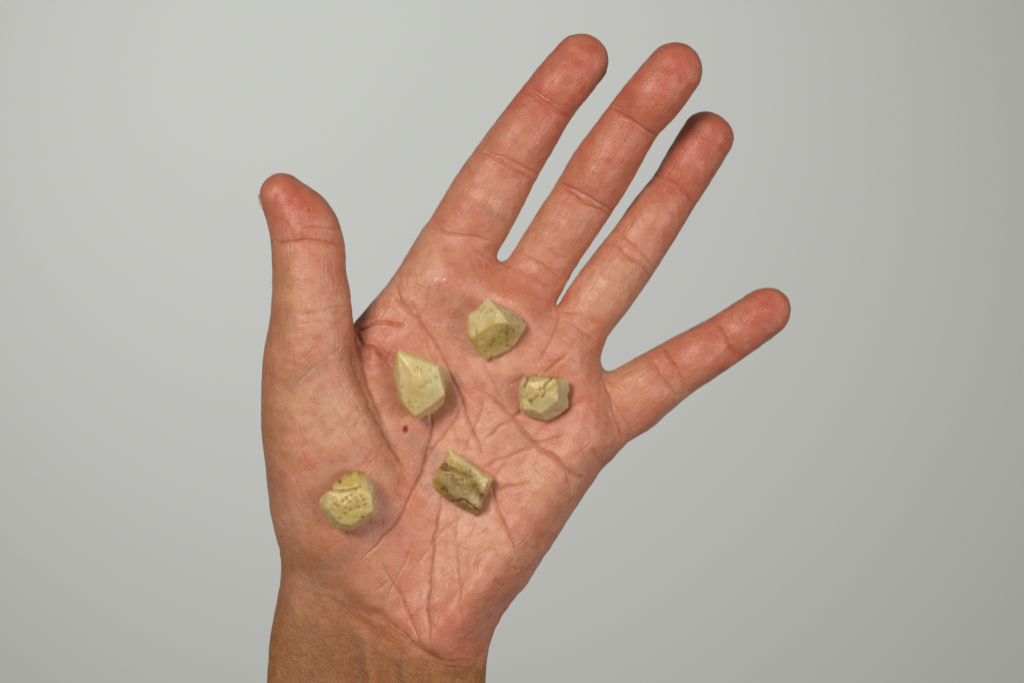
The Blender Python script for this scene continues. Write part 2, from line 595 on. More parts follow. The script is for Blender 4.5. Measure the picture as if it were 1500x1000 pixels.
# ------------------------------------------------------------------ hand: creases
# (points in photo position, half width, depth, strength of the reddening and painted shade)
CR = [
    # thumb web folds and thenar border
    ([(519, 481), (530, 480), (545, 474), (560, 470), (574, 472), (594, 478)], 3.2, 10.0, 0.45),
    ([(520, 486), (526, 495), (533, 504), (548, 511), (566, 526), (576, 537)], 3.2, 9.0, 0.45),
    ([(514, 490), (520, 515), (526, 540), (540, 572), (552, 598), (568, 630), (580, 658), (594, 688)], 4.0, 4.5, 0.75),
    ([(539, 508), (542, 518), (541, 532)], 2.2, 2.5, 0.5),
    ([(528, 498), (534, 516), (540, 545)], 2.5, 2.0, 0.3),
    ([(552, 478), (575, 482), (598, 484), (612, 494)], 1.5, 1.0, 0.3),
    ([(560, 490), (584, 492), (604, 504)], 1.4, 0.8, 0.2),
    # proximal and head lines
    ([(576, 410), (582, 428), (590, 448), (600, 460), (612, 466), (620, 480), (640, 510), (658, 547), (672, 576), (682, 602), (690, 630), (700, 652), (706, 680)], 3.0, 3.2, 0.8),
    ([(602, 440), (612, 462), (620, 488), (628, 516), (642, 532)], 2.4, 2.2, 0.6),
    ([(574, 438), (590, 444), (604, 458)], 2.0, 1.8, 0.5),
    ([(552, 430), (568, 428), (580, 438), (592, 452)], 1.7, 1.4, 0.4),
    ([(586, 398), (604, 386), (632, 384)], 1.4, 0.9, 0.2),
    ([(596, 386), (593, 400), (594, 418)], 1.3, 1.0, 0.35),
    ([(588, 398), (586, 410), (589, 424)], 1.3, 1.0, 0.35),
    ([(614, 396), (616, 412)], 1.2, 0.8, 0.2),
    ([(627, 418), (625, 436), (623, 458)], 1.5, 1.6, 0.6),
    ([(661, 428), (659, 446), (656, 466)], 1.4, 1.2, 0.5),
    ([(630, 460), (648, 472), (670, 484)], 1.1, -0.8, 0.0),
    ([(652, 474), (640, 478), (628, 474)], 1.0, -0.6, 0.0),
    ([(640, 466), (660, 468), (684, 462)], 1.3, 0.9, 0.3),
    ([(694, 366), (706, 386), (702, 398)], 1.3, 0.9, 0.3),
    # finger bases
    ([(734, 388), (744, 389), (770, 402), (790, 414), (806, 428)], 2.4, 2.4, 0.7),
    ([(766, 371), (780, 380), (795, 389), (808, 400), (822, 412)], 2.2, 2.2, 0.7),
    ([(735, 390), (726, 396), (719, 404)], 1.7, 1.8, 0.6),
    ([(740, 400), (735, 416), (730, 436)], 1.3, 1.0, 0.35),
    ([(815, 447), (817, 462), (813, 480), (804, 498), (794, 518), (786, 536)], 1.8, 2.4, 0.8),
    ([(820, 455), (846, 460), (858, 466), (874, 476)], 2.2, 2.2, 0.7),
    ([(822, 466), (844, 478), (858, 488), (874, 497)], 2.2, 2.2, 0.7),
    ([(812, 453), (800, 457)], 1.5, 1.2, 0.5),
    ([(831, 517), (812, 532), (794, 550)], 1.9, 2.6, 0.9),
    ([(844, 514), (860, 516), (878, 522)], 1.5, 1.0, 0.3),
    ([(830, 540), (856, 541), (882, 547)], 1.5, 1.1, 0.3),
    ([(838, 528), (860, 532), (880, 534)], 1.3, 0.8, 0.2),
    ([(884, 546), (880, 556), (872, 562)], 1.6, 1.6, 0.5),
    # life line and neighbours
    ([(634, 598), (632, 612), (630, 634), (624, 668), (618, 688), (608, 714), (596, 738), (580, 767), (562, 786), (550, 800), (526, 822)], 2.3, 3.4, 1.0),
    ([(680, 580), (676, 590), (666, 614), (648, 638), (630, 660), (622, 680)], 1.6, 2.0, 0.75),
    ([(620, 688), (621, 706), (604, 740), (600, 780)], 1.3, 1.1, 0.4),
    ([(548, 588), (558, 606), (580, 648), (594, 662), (616, 678)], 1.4, 1.2, 0.4),
    ([(570, 630), (586, 680), (600, 712)], 1.4, 1.1, 0.35),
    ([(590, 596), (584, 610), (579, 622)], 1.2, 0.9, 0.3),
    ([(584, 584), (577, 602)], 1.1, 0.7, 0.2),
    ([(600, 622), (615, 621), (632, 622)], 1.1, 0.7, 0.2),
    ([(707, 584), (702, 610), (690, 634), (678, 664)], 1.7, 2.0, 0.8),
    # heart line
    ([(705, 528), (711, 540), (721, 559), (728, 576), (739, 592)], 2.2, 2.0, 0.6),
    ([(692, 566), (716, 580), (732, 592), (744, 606), (760, 624), (774, 640), (792, 658), (810, 668), (824, 682), (840, 696), (858, 705)], 3.2, 3.4, 0.8),
    ([(812, 668), (822, 682), (832, 700), (838, 722)], 2.2, 1.8, 0.55),
    ([(768, 582), (762, 602), (750, 612), (730, 626), (708, 647)], 1.9, 2.8, 0.9),
    ([(752, 565), (742, 572), (731, 580)], 1.2, -0.9, 0.0),
    ([(720, 534), (712, 548), (704, 562)], 1.2, -0.9, 0.0),
    ([(726, 542), (720, 556), (714, 570)], 1.2, -0.8, 0.0),
    ([(684, 534), (672, 546), (664, 554)], 1.1, -0.7, 0.0),
    ([(792, 651), (768, 658), (746, 668), (724, 676), (708, 684)], 1.8, 2.2, 0.75),
    ([(830, 636), (800, 644), (780, 650), (756, 664)], 1.7, 1.6, 0.5),
    ([(779, 706), (750, 710), (728, 718)], 1.7, 2.0, 0.75),
    ([(742, 678), (730, 692), (720, 707)], 1.5, 1.5, 0.5),
    ([(868, 578), (840, 592), (820, 606), (800, 620), (780, 638)], 1.8, 1.8, 0.5),
    ([(804, 624), (807, 636), (809, 648)], 1.2, 1.0, 0.3),
    ([(870, 655), (876, 668), (882, 680)], 2.0, 2.2, 0.6),
    ([(834, 686), (846, 696), (856, 700)], 1.8, 2.0, 0.5),
    ([(700, 652), (720, 654), (736, 660)], 1.4, 1.1, 0.35),
    ([(696, 640), (700, 655), (712, 670)], 1.4, 1.1, 0.35),
    # lower palm
    ([(648, 726), (644, 748), (640, 766), (635, 794), (633, 820), (630, 856), (626, 890), (628, 915), (629, 946)], 2.0, 3.8, 1.0),
    ([(680, 752), (660, 768), (640, 784), (626, 806), (604, 836)], 1.6, 1.8, 0.6),
    ([(668, 738), (667, 780), (668, 816), (673, 860), (674, 892), (683, 918)], 1.6, 1.6, 0.55),
    ([(719, 710), (724, 730), (734, 758), (746, 782), (757, 806)], 2.0, 2.2, 0.75),
    ([(556, 816), (566, 838), (576, 852), (586, 868), (596, 890), (606, 916), (617, 953)], 1.7, 2.3, 0.75),
    ([(604, 798), (590, 828), (578, 852), (568, 874), (564, 890)], 1.6, 1.9, 0.65),
    ([(584, 850), (586, 872), (585, 894)], 1.5, 1.4, 0.5),
    ([(697, 760), (692, 774), (688, 790)], 1.3, 1.0, 0.3),
    ([(636, 808), (654, 816), (668, 828)], 1.2, 0.9, 0.3),
    ([(724, 848), (732, 855), (740, 859)], 2.0, 2.4, 0.5),
    ([(745, 822), (752, 830), (760, 835)], 2.0, 2.2, 0.5),
    ([(700, 870), (708, 877), (714, 884)], 1.6, 1.6, 0.4),
    ([(716, 905), (726, 904), (736, 899)], 1.8, 2.0, 0.5),
    ([(768, 793), (776, 800), (786, 804)], 1.8, 1.8, 0.4),
    ([(668, 931), (682, 933), (697, 931)], 1.2, -0.9, 0.0),
    ([(680, 915), (690, 916), (702, 913)], 1.2, -0.9, 0.0),
    ([(540, 762), (544, 780), (549, 798)], 1.3, 1.1, 0.35),
    ([(560, 800), (546, 818), (534, 838)], 1.4, 1.3, 0.45),
    ([(580, 840), (566, 854), (548, 868)], 1.4, 1.4, 0.5),
    ([(506, 790), (480, 804), (464, 828)], 2.6, 0.9, 0.35),
    ([(462, 758), (440, 780), (420, 792)], 2.4, 0.8, 0.35),
    ([(486, 800), (462, 822), (446, 845)], 2.0, 0.7, 0.3),
    # thenar
    ([(502, 506), (486, 518), (474, 528), (450, 546), (428, 570), (414, 588)], 2.4, 1.3, 0.45),
    ([(520, 470), (505, 500), (495, 512)], 1.6, 1.2, 0.3),
    ([(498, 524), (514, 546), (532, 572), (552, 604)], 1.3, 1.0, 0.3),
    ([(492, 550), (506, 570), (520, 590), (546, 636)], 1.3, 1.0, 0.3),
    ([(468, 554), (484, 590), (512, 632), (536, 666), (556, 700)], 1.3, 1.0, 0.3),
    ([(456, 598), (434, 618), (410, 638)], 2.0, 0.6, 0.3),
    ([(466, 638), (446, 652), (428, 672)], 1.8, 0.6, 0.25),
    ([(500, 620), (518, 650), (540, 690), (560, 720)], 1.2, 0.8, 0.25),
    ([(480, 640), (500, 670), (516, 690)], 1.2, 0.8, 0.2),
    ([(552, 700), (566, 726), (578, 748)], 1.3, 1.0, 0.3),
    # wrist fold
    ([(450, 862), (477, 874), (516, 891), (548, 907), (573, 921), (589, 936), (607, 950), (629, 963), (652, 968), (700, 968)], 4.0, 3.6, 0.49),
    ([(560, 900), (585, 922), (600, 938), (618, 953)], 2.2, 2.4, 0.45),
    ([(620, 968), (645, 974), (680, 978)], 2.0, 1.8, 0.5),
    ([(640, 980), (662, 990), (690, 996)], 1.8, 1.2, 0.4),
    # index
    ([(761, 132), (785, 141), (811, 159), (838, 177)], 2.6, 2.6, 0.7),
    ([(768, 126), (790, 136), (806, 148)], 1.6, 1.2, 0.35),
    ([(694, 218), (722, 229), (748, 247), (787, 268)], 2.4, 2.6, 0.7),
    ([(708, 220), (740, 231), (774, 248), (790, 256)], 2.0, 2.0, 0.6),
    ([(716, 236), (742, 252), (770, 266)], 1.4, 1.2, 0.4),
    ([(626, 328), (652, 341), (672, 344), (692, 346), (724, 354)], 2.0, 2.0, 0.6),
    ([(690, 366), (706, 372), (724, 382)], 1.8, 1.6, 0.5),
    ([(636, 322), (648, 338)], 1.5, 1.2, 0.4),
    # middle
    ([(889, 158), (916, 172), (942, 189), (963, 201)], 2.6, 2.6, 0.7),
    ([(896, 152), (914, 160)], 1.8, 1.4, 0.4),
    ([(818, 264), (845, 281), (878, 299), (898, 312)], 2.4, 2.6, 0.7),
    ([(822, 273), (849, 295), (879, 309), (892, 318)], 2.2, 2.2, 0.6),
    # ring
    ([(957, 255), (988, 268), (1009, 287), (1021, 300)], 2.4, 2.5, 0.7),
    ([(894, 350), (920, 375), (942, 389), (955, 406)], 2.2, 2.2, 0.6),
    ([(902, 337), (937, 367), (960, 394)], 2.0, 2.0, 0.55),
    ([(898, 344), (916, 350), (936, 362)], 1.6, 1.3, 0.35),
    # little
    ([(1039, 466), (1052, 481), (1066, 503), (1078, 528)], 2.5, 2.6, 0.7),
    ([(1044, 462), (1056, 472)], 1.6, 1.2, 0.35),
    ([(965, 505), (979, 523), (993, 548), (1008, 576)], 2.3, 2.5, 0.7),
    ([(957, 528), (973, 554), (994, 584)], 2.2, 2.3, 0.65),
    ([(886, 556), (892, 574), (898, 592), (906, 621), (914, 644)], 2.2, 2.2, 0.65),
    ([(892, 573), (908, 604), (926, 634)], 1.9, 1.8, 0.5),
    # thumb
    ([(408, 360), (416, 356), (450, 351), (480, 356), (506, 362)], 2.4, 2.4, 0.65),
    ([(440, 333), (462, 331), (486, 334), (500, 336)], 1.8, 1.6, 0.5),
    ([(438, 350), (470, 358), (490, 366)], 1.4, 1.2, 0.35),
    ([(438, 464), (465, 456), (495, 450), (514, 449)], 1.8, 1.5, 0.5),
    ([(430, 478), (470, 470), (500, 476)], 1.5, 1.0, 0.3),
    ([(397, 341), (404, 352), (408, 366)], 1.6, 1.6, 0.4),
    ([(403, 290), (420, 280), (440, 276)], 1.1, -0.7, 0.0),
]


def inside_poly(px, py):
    x, y = unproj(px, py)
    return poly_sd(PALM, np.array([x]), np.array([y]))[0]


FINE = []
tries = 0
while len(FINE) < 280 and tries < 6000:
    tries += 1
    px, py = random.uniform(395, 900), random.uniform(380, 930)
    if inside_poly(px, py) > -12 or py > np.interp(px, FOLD[:, 0], FOLD[:, 1]) - 10:
        continue
    if px < 530 and py > 480:
        ang = random.choice([58, 62, -38]) + random.gauss(0, 9)
    elif py < 520:
        ang = random.choice([35, -60, 100]) + random.gauss(0, 14)
    elif px > 780:
        ang = random.choice([-25, 45, -60]) + random.gauss(0, 14)
    else:
        ang = random.choice([58, -55, -30, 88]) + random.gauss(0, 12)
    ln = random.uniform(14, 46)
    c, s = math.cos(math.radians(ang)), math.sin(math.radians(ang))
    bend = random.gauss(0, 0.08) * ln
    FINE.append(([(px - c * ln / 2, py - s * ln / 2), (px - s * bend, py + c * bend), (px + c * ln / 2, py + s * ln / 2)],
                 random.uniform(0.8, 1.3), random.uniform(0.15, 0.6) * random.choice([1, 1, 1, -0.5]), random.uniform(0.05, 0.30)))
# lengthwise lines on the fingers and thumb
for k, D in DENSE.items():
    n = len(D)
    for _ in range(60 if k != 'thumb' else 70):
        i = random.randint(16 if k != 'thumb' else 40, n - 12)
        j = min(n - 6, i + random.randint(3, 9))
        off = random.uniform(-0.72, 0.72)
        pts = []
        for q in (i, (i + j) // 2, j):
            a, b = D[max(q - 1, 0)], D[min(q + 1, n - 1)]
            T = (b - a)[:2] / np.linalg.norm((b - a)[:2])
            U = np.array([T[1], -T[0]])
            p = D[q][:2] + U * D[q][3] * (off + random.gauss(0, 0.02))
            f = DP / (DP - D[q][2] - D[q][4] * 0.8)
            pts.append((750 + p[0] * f, 500 - p[1] * f))
        FINE.append((pts, random.uniform(0.8, 1.1), random.uniform(0.1, 0.42), random.uniform(0.06, 0.26)))

disp = np.zeros(nv)
crease = np.zeros(nv)
order = np.argsort(PX)
PXs = PX[order]


def carve(pts, w, d, cs, big=True):
    C = catmull(pts, 6 if big else 3)
    if big:
        C[:, 0] += rng.normal(0, 0.3, len(C)) + 4.0 * (vnoise(C[:, 0] / 14, C[:, 1] / 14, 0 * C[:, 0], 41) - 0.5)
        C[:, 1] += rng.normal(0, 0.3, len(C)) + 4.0 * (vnoise(C[:, 0] / 14, C[:, 1] / 14, 0 * C[:, 0], 42) - 0.5)
    m = 5 * w + 2
    i0, i1 = np.searchsorted(PXs, [C[:, 0].min() - m, C[:, 0].max() + m])
    ids = order[i0:i1]
    ids = ids[(PY[ids] > C[:, 1].min() - m) & (PY[ids] < C[:, 1].max() + m) & (front[ids] > 0.02)]
    if not len(ids):
        return
    x, y = PX[ids], PY[ids]
    best = np.full(len(ids), 1e9)
    tt = np.zeros(len(ids))
    n = len(C) - 1
    for i in range(n):
        a, b = C[i], C[i + 1]
        e = b - a
        t = np.clip(((x - a[0]) * e[0] + (y - a[1]) * e[1]) / (e @ e + 1e-9), 0, 1)
        dd = np.hypot(x - a[0] - t * e[0], y - a[1] - t * e[1])
        u = dd < best
        best[u] = dd[u]
        tt[u] = (i + t[u]) / n
    taper = np.clip(np.minimum(tt, 1 - tt) / 0.16, 0.0, 1) ** 0.7
    taper = taper * (0.75 + 0.5 * vnoise(x / 9, y / 9, 0 * x, 3))
    g = np.exp(-(best / w) ** 2)
    disp[ids] += front[ids] * taper * (-d * g + 0.12 * d * np.exp(-((best - 2.3 * w) / (1.3 * w)) ** 2))
    crease[ids] = np.maximum(crease[ids], front[ids] * taper * cs * np.exp(-(best / (w * 0.85)) ** 2))


for p, w, d, cs in CR:
    joint = p[0][1] < 375 or p[0][0] > 884 or (p[0][0] < 440 and p[0][1] < 480)
    carve(p, max(0.95, w * 0.72), d * (0.75 if joint else 0.62 if cs >= 0.75 else 0.42), cs * (0.50 if cs >= 0.75 else 0.38))
    if cs >= 0.5:
        carve(p, w * 2.4, d * 0.45, cs * 0.10)
carve([(500, 884), (530, 897), (560, 913), (585, 932), (606, 949), (628, 962), (655, 969)], 11, 8.0, 0.0)
carve([(516, 505), (524, 540), (538, 572), (552, 600), (568, 634), (582, 664)], 12, 6.0, 0.0)
for p, w, d, cs in FINE:
    carve(p, w, d, cs, False)
# soft unevenness of flesh
disp += front * 2.4 * (vnoise(co[:, 0] / 26, co[:, 1] / 26, co[:, 2] / 26, 5) - 0.5)
disp += 1.0 * (vnoise(co[:, 0] / 9, co[:, 1] / 9, co[:, 2] / 9, 6) - 0.5)
# dimpled outer edge of the palm
edge = gauss(PX, PY, 765, 850, 80, 34, -56) * (1 - front * 0.4)
disp += edge * 2.2 * (vnoise(co[:, 0] / 10, co[:, 1] / 10, co[:, 2] / 40, 8) - 0.5)
for cx, cy in ((727, 480), (615, 560), (797, 583), (677, 705), (512, 734)):      # flesh gives a little under each chunk
    disp -= front * (5.0 * gauss(PX, PY, cx, cy, 40) - 1.2 * gauss(PX, PY, cx, cy, 62))
co += no * disp[:, None]

# ------------------------------------------------------------------ hand: skin tone masks, some wrist shade included
fy = np.interp(PX, FOLD[:, 0], FOLD[:, 1])
nz1 = vnoise(co[:, 0] / 30, co[:, 1] / 30, co[:, 2] / 30, 1)
nz2 = vnoise(co[:, 0] / 12, co[:, 1] / 12, co[:, 2] / 12, 2)
jit = (nz1 - 0.5) * 60 + (nz2 - 0.5) * 30
soft = 16 + 80 * sstep(650, 480, PX)
tan = sstep(-1, 1, (PY - fy + jit * (0.25 + 0.75 * sstep(620, 500, PX))) / soft) * sstep(760, 870, PY + 40 * sstep(520, 400, PX))
tan = np.maximum(tan, 0.55 * sstep(455, 385, PX + jit) * sstep(330, 420, PY))
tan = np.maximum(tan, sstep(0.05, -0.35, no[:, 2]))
tan = np.maximum(tan, 0.7 * gauss(PX, PY, 445, 830, 70, 55))
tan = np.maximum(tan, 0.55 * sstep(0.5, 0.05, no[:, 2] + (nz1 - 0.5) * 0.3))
red = np.zeros(nv)
for cx, cy, r, a in [(860, 85, 55, .9), (995, 100, 55, .9), (1045, 200, 50, .95), (1128, 452, 50, .9), (430, 300, 60, .9),
                     (675, 935, 60, .42), (730, 720, 40, .2), (820, 440, 30, .4), (800, 420, 40, .35), (600, 860, 45, .3), (540, 520, 26, .5), (520, 480, 30, .5),
                     (490, 400, 30, .45), (850, 600, 50, .3), (660, 790, 40, .15), (590, 800, 40, .3), (700, 400, 60, .25),
                     (900, 200, 60, .2), (820, 140, 40, .3), (1000, 270, 30, .3), (720, 300, 40, .15), (720, 880, 60, .35), (860, 340, 60, .2)]:
    red = np.maximum(red, a * gauss(PX, PY, cx, cy, r))
farm = np.zeros(nv)
for k, D in DENSE.items():
    if k == 'thumb':
        continue
    P, T = D[18, :2], D[-1, :2] - D[18, :2]
    ln = np.linalg.norm(T)
    T = T / ln
    al = (co[:, 0] - P[0]) * T[0] + (co[:, 1] - P[1]) * T[1]
    ac = abs((co[:, 0] - P[0]) * T[1] - (co[:, 1] - P[1]) * T[0])
    farm = np.maximum(farm, sstep(62, 48, ac) * sstep(-20, 0.9 * ln, al))
red = np.maximum(red, 0.72 * farm)
red = np.maximum(red, 0.45 * sstep(470, 300, PY) * sstep(520, 500, PX) * sstep(395, 430, PX))
red = red * (0.6 + 0.7 * nz2)
pale = np.zeros(nv)
for cx, cy, r, a in [(690, 800, 45, .8), (780, 700, 40, .6), (430, 590, 45, .6), (490, 620, 60, .55), (520, 690, 40, .4), (920, 555, 30, .6), (905, 400, 40, .55), (960, 330, 30, .35), (430, 430, 45, .5),
                     (800, 360, 40, .15), (690, 620, 26, .35), (660, 250, 35, .35), (740, 190, 30, .2), (700, 740, 30, .35), (480, 720, 50, .35), (640, 840, 40, .2), (600, 400, 36, .3)]:
    pale = np.maximum(pale, a * gauss(PX, PY, cx, cy, r))
pale = pale * (0.5 + 0.9 * nz1)
vein = np.zeros(nv)
for cx, cy, sx, sy, an, a in [(455, 545, 36, 12, -38, .5), (470, 590, 20, 50, 25, .15), (500, 815, 50, 16, -35, .5), (650, 440, 14, 9, 0, .45), (640, 425, 18, 6, 0, .25), (716, 312, 16, 9, 30, .5),
                              (612, 650, 30, 26, 0, .5), (770, 640, 16, 10, 45, .5), (480, 685, 40, 18, -20, .4)]:
    vein = np.maximum(vein, a * gauss(PX, PY, cx, cy, sx, sy, an))
vein *= front
mole = np.exp(-(((PX - 593.5) / 4.6) ** 2 + ((PY - 628) / 6.2) ** 2) ** 2) * front
for cx, cy, r in [(965, 118, 1.6), (452, 308, 1.7), (412, 785, 1.5), (915, 206, 1.2), (774, 222, 1.0)]:
    mole = np.maximum(mole, 0.9 * np.exp(-(((PX - cx) ** 2 + (PY - cy) ** 2) / r ** 2) ** 2) * front)
dark = np.zeros(nv)  # browner wrist skin, plus fold and tendon-valley shade put into the colour
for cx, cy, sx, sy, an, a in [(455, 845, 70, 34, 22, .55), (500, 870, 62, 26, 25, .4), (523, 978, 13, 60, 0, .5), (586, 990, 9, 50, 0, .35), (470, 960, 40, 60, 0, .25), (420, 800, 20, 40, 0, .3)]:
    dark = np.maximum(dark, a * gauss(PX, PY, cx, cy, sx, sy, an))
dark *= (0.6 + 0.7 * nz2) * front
wet = np.zeros(nv)
for cx, cy, sx, sy, a in [(647, 412, 12, 6, 1), (688, 417, 16, 6, .8), (840, 482, 10, 8, 1), (852, 496, 7, 6, 1), (767, 501, 4, 2.5, 1), (780, 505, 10, 3, .6), (652, 475, 22, 5, .5), (700, 412, 20, 5, .6),
                          (724, 305, 6, 12, .5), (795, 210, 10, 24, .5), (712, 226, 10, 5, .7), (773, 350, 8, 20, .4), (511, 631, 3, 2, 1), (626, 612, 7, 4, .7), (800, 830, 40, 14, .35), (485, 672, 3, 2, 1)]:
    wet = np.maximum(wet, a * gauss(PX, PY, cx, cy, sx, sy))
wet *= sstep(0.3, 0.62, vnoise(co[:, 0] / 4, co[:, 1] / 4, co[:, 2] / 4, 9)) * front * 1.3
wet = np.clip(wet, 0, 1)
co += no * (wet * 2.0 * (vnoise(co[:, 0] / 3.8, co[:, 1] / 3.8, co[:, 2] / 3.8, 31) - 0.3))[:, None]
wristm = np.clip(sstep(-30, 20, PY - fy) + 0.5 * sstep(430, 395, PX) * sstep(480, 560, PY), 0, 1)

# friction ridges follow the fingers, whorls on the tips, sweeping lines on the palm
phase = co[:, 0] * 0.55 + co[:, 1] * 0.85 + 55 * vnoise(co[:, 0] / 120, co[:, 1] / 120, 0 * co[:, 0], 12)
seam = np.ones(nv)
fing_phase = np.zeros(nv)
for k, D in DENSE.items():
    f0 = 22 if k != 'thumb' else 56
    P = D[f0:, :2]
    i0 = np.full(nv, -1)
    bb = (co[:, 0] > P[:, 0].min() - 80) & (co[:, 0] < P[:, 0].max() + 80) & (co[:, 1] > P[:, 1].min() - 80) & (co[:, 1] < P[:, 1].max() + 80)
    ids = np.nonzero(bb)[0]
    best = np.full(len(ids), 1e9)
    along = np.zeros(len(ids))
    across = np.zeros(len(ids))
    acc = 0.0
    for i in range(len(P) - 1):
        e = P[i + 1] - P[i]
        ln = np.linalg.norm(e)
        T = e / ln
        dx, dy = co[ids, 0] - P[i, 0], co[ids, 1] - P[i, 1]
        w = dx * T[0] + dy * T[1]
        last = i == len(P) - 2
        t = np.clip(w, 0, 1e9 if last else ln)
        dd = np.hypot(dx - T[0] * t, dy - T[1] * t)
        u = dd < best
        best[u] = dd[u]
        along[u] = acc + t[u]
        across[u] = (dx * T[1] - dy * T[0])[u]
        acc += ln
    tipc = acc + {'index': 4, 'middle': -4, 'ring': 2, 'little': 0, 'thumb': -6}[k]
    rad = np.hypot((along - tipc) * 0.6, across + (5 if k != 'thumb' else -14)) + 10 * (vnoise(co[ids, 0] / 26, co[ids, 1] / 26, 0 * across, 21) - 0.5)
    a_ph = along + 0.010 * across ** 2 + 7 * (vnoise(co[ids, 0] / 30, co[ids, 1] / 30, 0 * across, 22) - 0.5)
    wt = (rad < 36).astype(float)
    ph = a_ph * (1 - wt) + rad * wt
    sm = sstep(2, 8, abs(rad - 36))
    hit = best < 75
    m = ids[hit & (best < D[f0:, 3].max() + 6)]
    sel = hit & (best < D[f0:, 3].max() + 6)
    wgt = (along[sel] > 12).astype(float)
    phase[m] = phase[m] * (1 - wgt) + ph[sel] * wgt
    seam[m] = np.minimum(seam[m], np.minimum(sm[sel], sstep(3, 9, abs(along[sel] - 12))))
onfinger = (PY < 340) | (PX > 890) | ((PX < 515) & (PY < 470))
phase = phase * (2 * math.pi / 3.3)
ridge = seam * np.where(onfinger, 1.0, 0.5) * np.where((PX < 520) & (PY < 350), 0.4, 1.0) * front * (1 - np.clip(tan * 1.2, 0, 1)) * np.clip(2.2 * (nz1 - 0.25), 0.0, 0.85)

set_attr(me, 'skin_tone', 'FLOAT_COLOR', np.stack([tan, np.clip(red, 0, 1), np.clip(pale, 0, 1), np.clip(crease, 0, 1)], 1))
set_attr(me, 'skin_detail', 'FLOAT_COLOR', np.stack([ridge, wet, wristm, vein], 1))
set_attr(me, 'skin_marks_shade', 'FLOAT_COLOR', np.stack([mole, np.clip(dark, 0, 1), 0 * mole, 1 + 0 * mole], 1))
set_attr(me, 'ridge_phase', 'FLOAT', phase)
me.vertices.foreach_set('co', np.ascontiguousarray(co * S, np.float32).ravel())
me.polygons.foreach_set('use_smooth', np.ones(len(me.polygons), bool))
me.update()
me.materials.clear()
me.materials.append(skin_material())
me.name = 'hand'
hand = bpy.data.objects.new('hand', me)
sc.collection.objects.link(hand)
hand['label'] = 'open human palm with spread fingers and wrist holding five pale chunks'
hand['category'] = 'hand'

# ------------------------------------------------------------------ nails
nail_m = nail_material()


def nail(D, L, s0, s1, turn, spread, lift=1.02):
    """curved plate on the back of a fingertip; turn rolls it round the finger"""
    n = len(D)
    c0, tip = D[-1], D[-1]
    T = (D[-1] - D[-4])[:3]
    T /= np.linalg.norm(T)
    U = np.cross(T, (0, 0, 1.0))
    U /= np.linalg.norm(U)
    W = np.cross(U, T)
    A, B = tip[3], tip[5]
    nu, ns = 15, 15
    top = []
    for i in range(ns):
        s = s0 + (s1 - s0) * i / (ns - 1)
        shrink = math.sqrt(max(0.05, 1 - max(0, s / L) ** 2 * 0.75))
        half = spread * (1 - 0.25 * (1 - i / (ns - 1)) ** 2 - 0.35 * max(0, (i / (ns - 1) - 0.75) / 0.25) ** 2)
        row = []
        for j in range(nu):
            ph = math.radians(turn) + half * (2 * j / (nu - 1) - 1)
            row.append(c0[:3] + T * s + (U * A * math.sin(ph) - W * B * math.cos(ph)) * shrink * lift)
        top.append(row)
    V = [p for r in top for p in r]
    ctr = c0[:3]
    V2 = []
    for r, i in zip(top, range(ns)):
        s = s0 + (s1 - s0) * i / (ns - 1)
        ax = ctr + T * s
        V2 += [p + (ax - p) * 0.14 for p in r]
    k = len(V)
    Q = []
    for i in range(ns - 1):
        for j in range(nu - 1):
            a, b, c, d = i * nu + j, i * nu + j + 1, (i + 1) * nu + j + 1, (i + 1) * nu + j
            Q.append((a, b, c, d))
            Q.append((d + k, c + k, b + k, a + k))
    ring = [j for j in range(nu)] + [i * nu + nu - 1 for i in range(1, ns)] + [(ns - 1) * nu + j for j in range(nu - 2, -1, -1)] + [i * nu for i in range(ns - 2, 0, -1)]
    for a, b in zip(ring, ring[1:] + ring[:1]):
        Q.append((b, a, a + k, b + k))
    me = mesh_from('fingernail', np.array(V + V2) * S, np.array(Q))
    me.materials.append(nail_m)
    o = bpy.data.objects.new('fingernail', me)
    sc.collection.objects.link(o)
    o.parent = hand
    return o


for k, f in FINGERS.items():
    nail(DENSE[k], f['L'], -26, f['L'] * 0.86, 0, 0.95)
tn = nail(DENSE['thumb'], THUMB['L'], -30, THUMB['L'] * 0.66, -66, 0.85, 1.035)

# a few fine hairs on the thumb's edge
hv, hq = [], []
for _ in range(9):
    px, py = random.uniform(397, 402), random.uniform(405, 470)
    x, y = unproj(px, py, 80)
    p = np.array([x + 4, y, 74 + random.uniform(-8, 8)])
    d = np.array([-1.0, random.uniform(-0.6, 0.2), random.uniform(-0.3, 0.3)])
    d /= np.linalg.norm(d)
    ln = random.uniform(8, 13)
    b = len(hv)
    for i in range(4):
        t = i / 3
        c = p + d * ln * t + np.array([0, -5.0 * t * t, 0])
        r = 0.32 * (1 - 0.8 * t)
        for a in range(3):
            an = a * 2.0944
            hv.append(c + np.array([0, math.cos(an), math.sin(an)]) * r)
    for i in range(3):
        for a in range(3):
            hq.append((b + i * 3 + a, b + i * 3 + (a + 1) % 3, b + i * 3 + 3 + (a + 1) % 3, b + i * 3 + 3 + a))
hme = mesh_from('fine_hair', np.array(hv) * S, np.array(hq))
hme.materials.append(hair_material())
ho = bpy.data.objects.new('fine_hair', hme)
sc.collection.objects.link(ho)
ho.parent = hand
ho['kind'] = 'stuff'

# ------------------------------------------------------------------ chunks
fr = no[:, 2] > 0.25
FX, FY, FZ = PX[fr], PY[fr], co[fr, 2]


def palm_z(px, py, r=7):
    m = (abs(FX - px) < r) & (abs(FY - py) < r)
    return FZ[m].max() if m.any() else 50.0


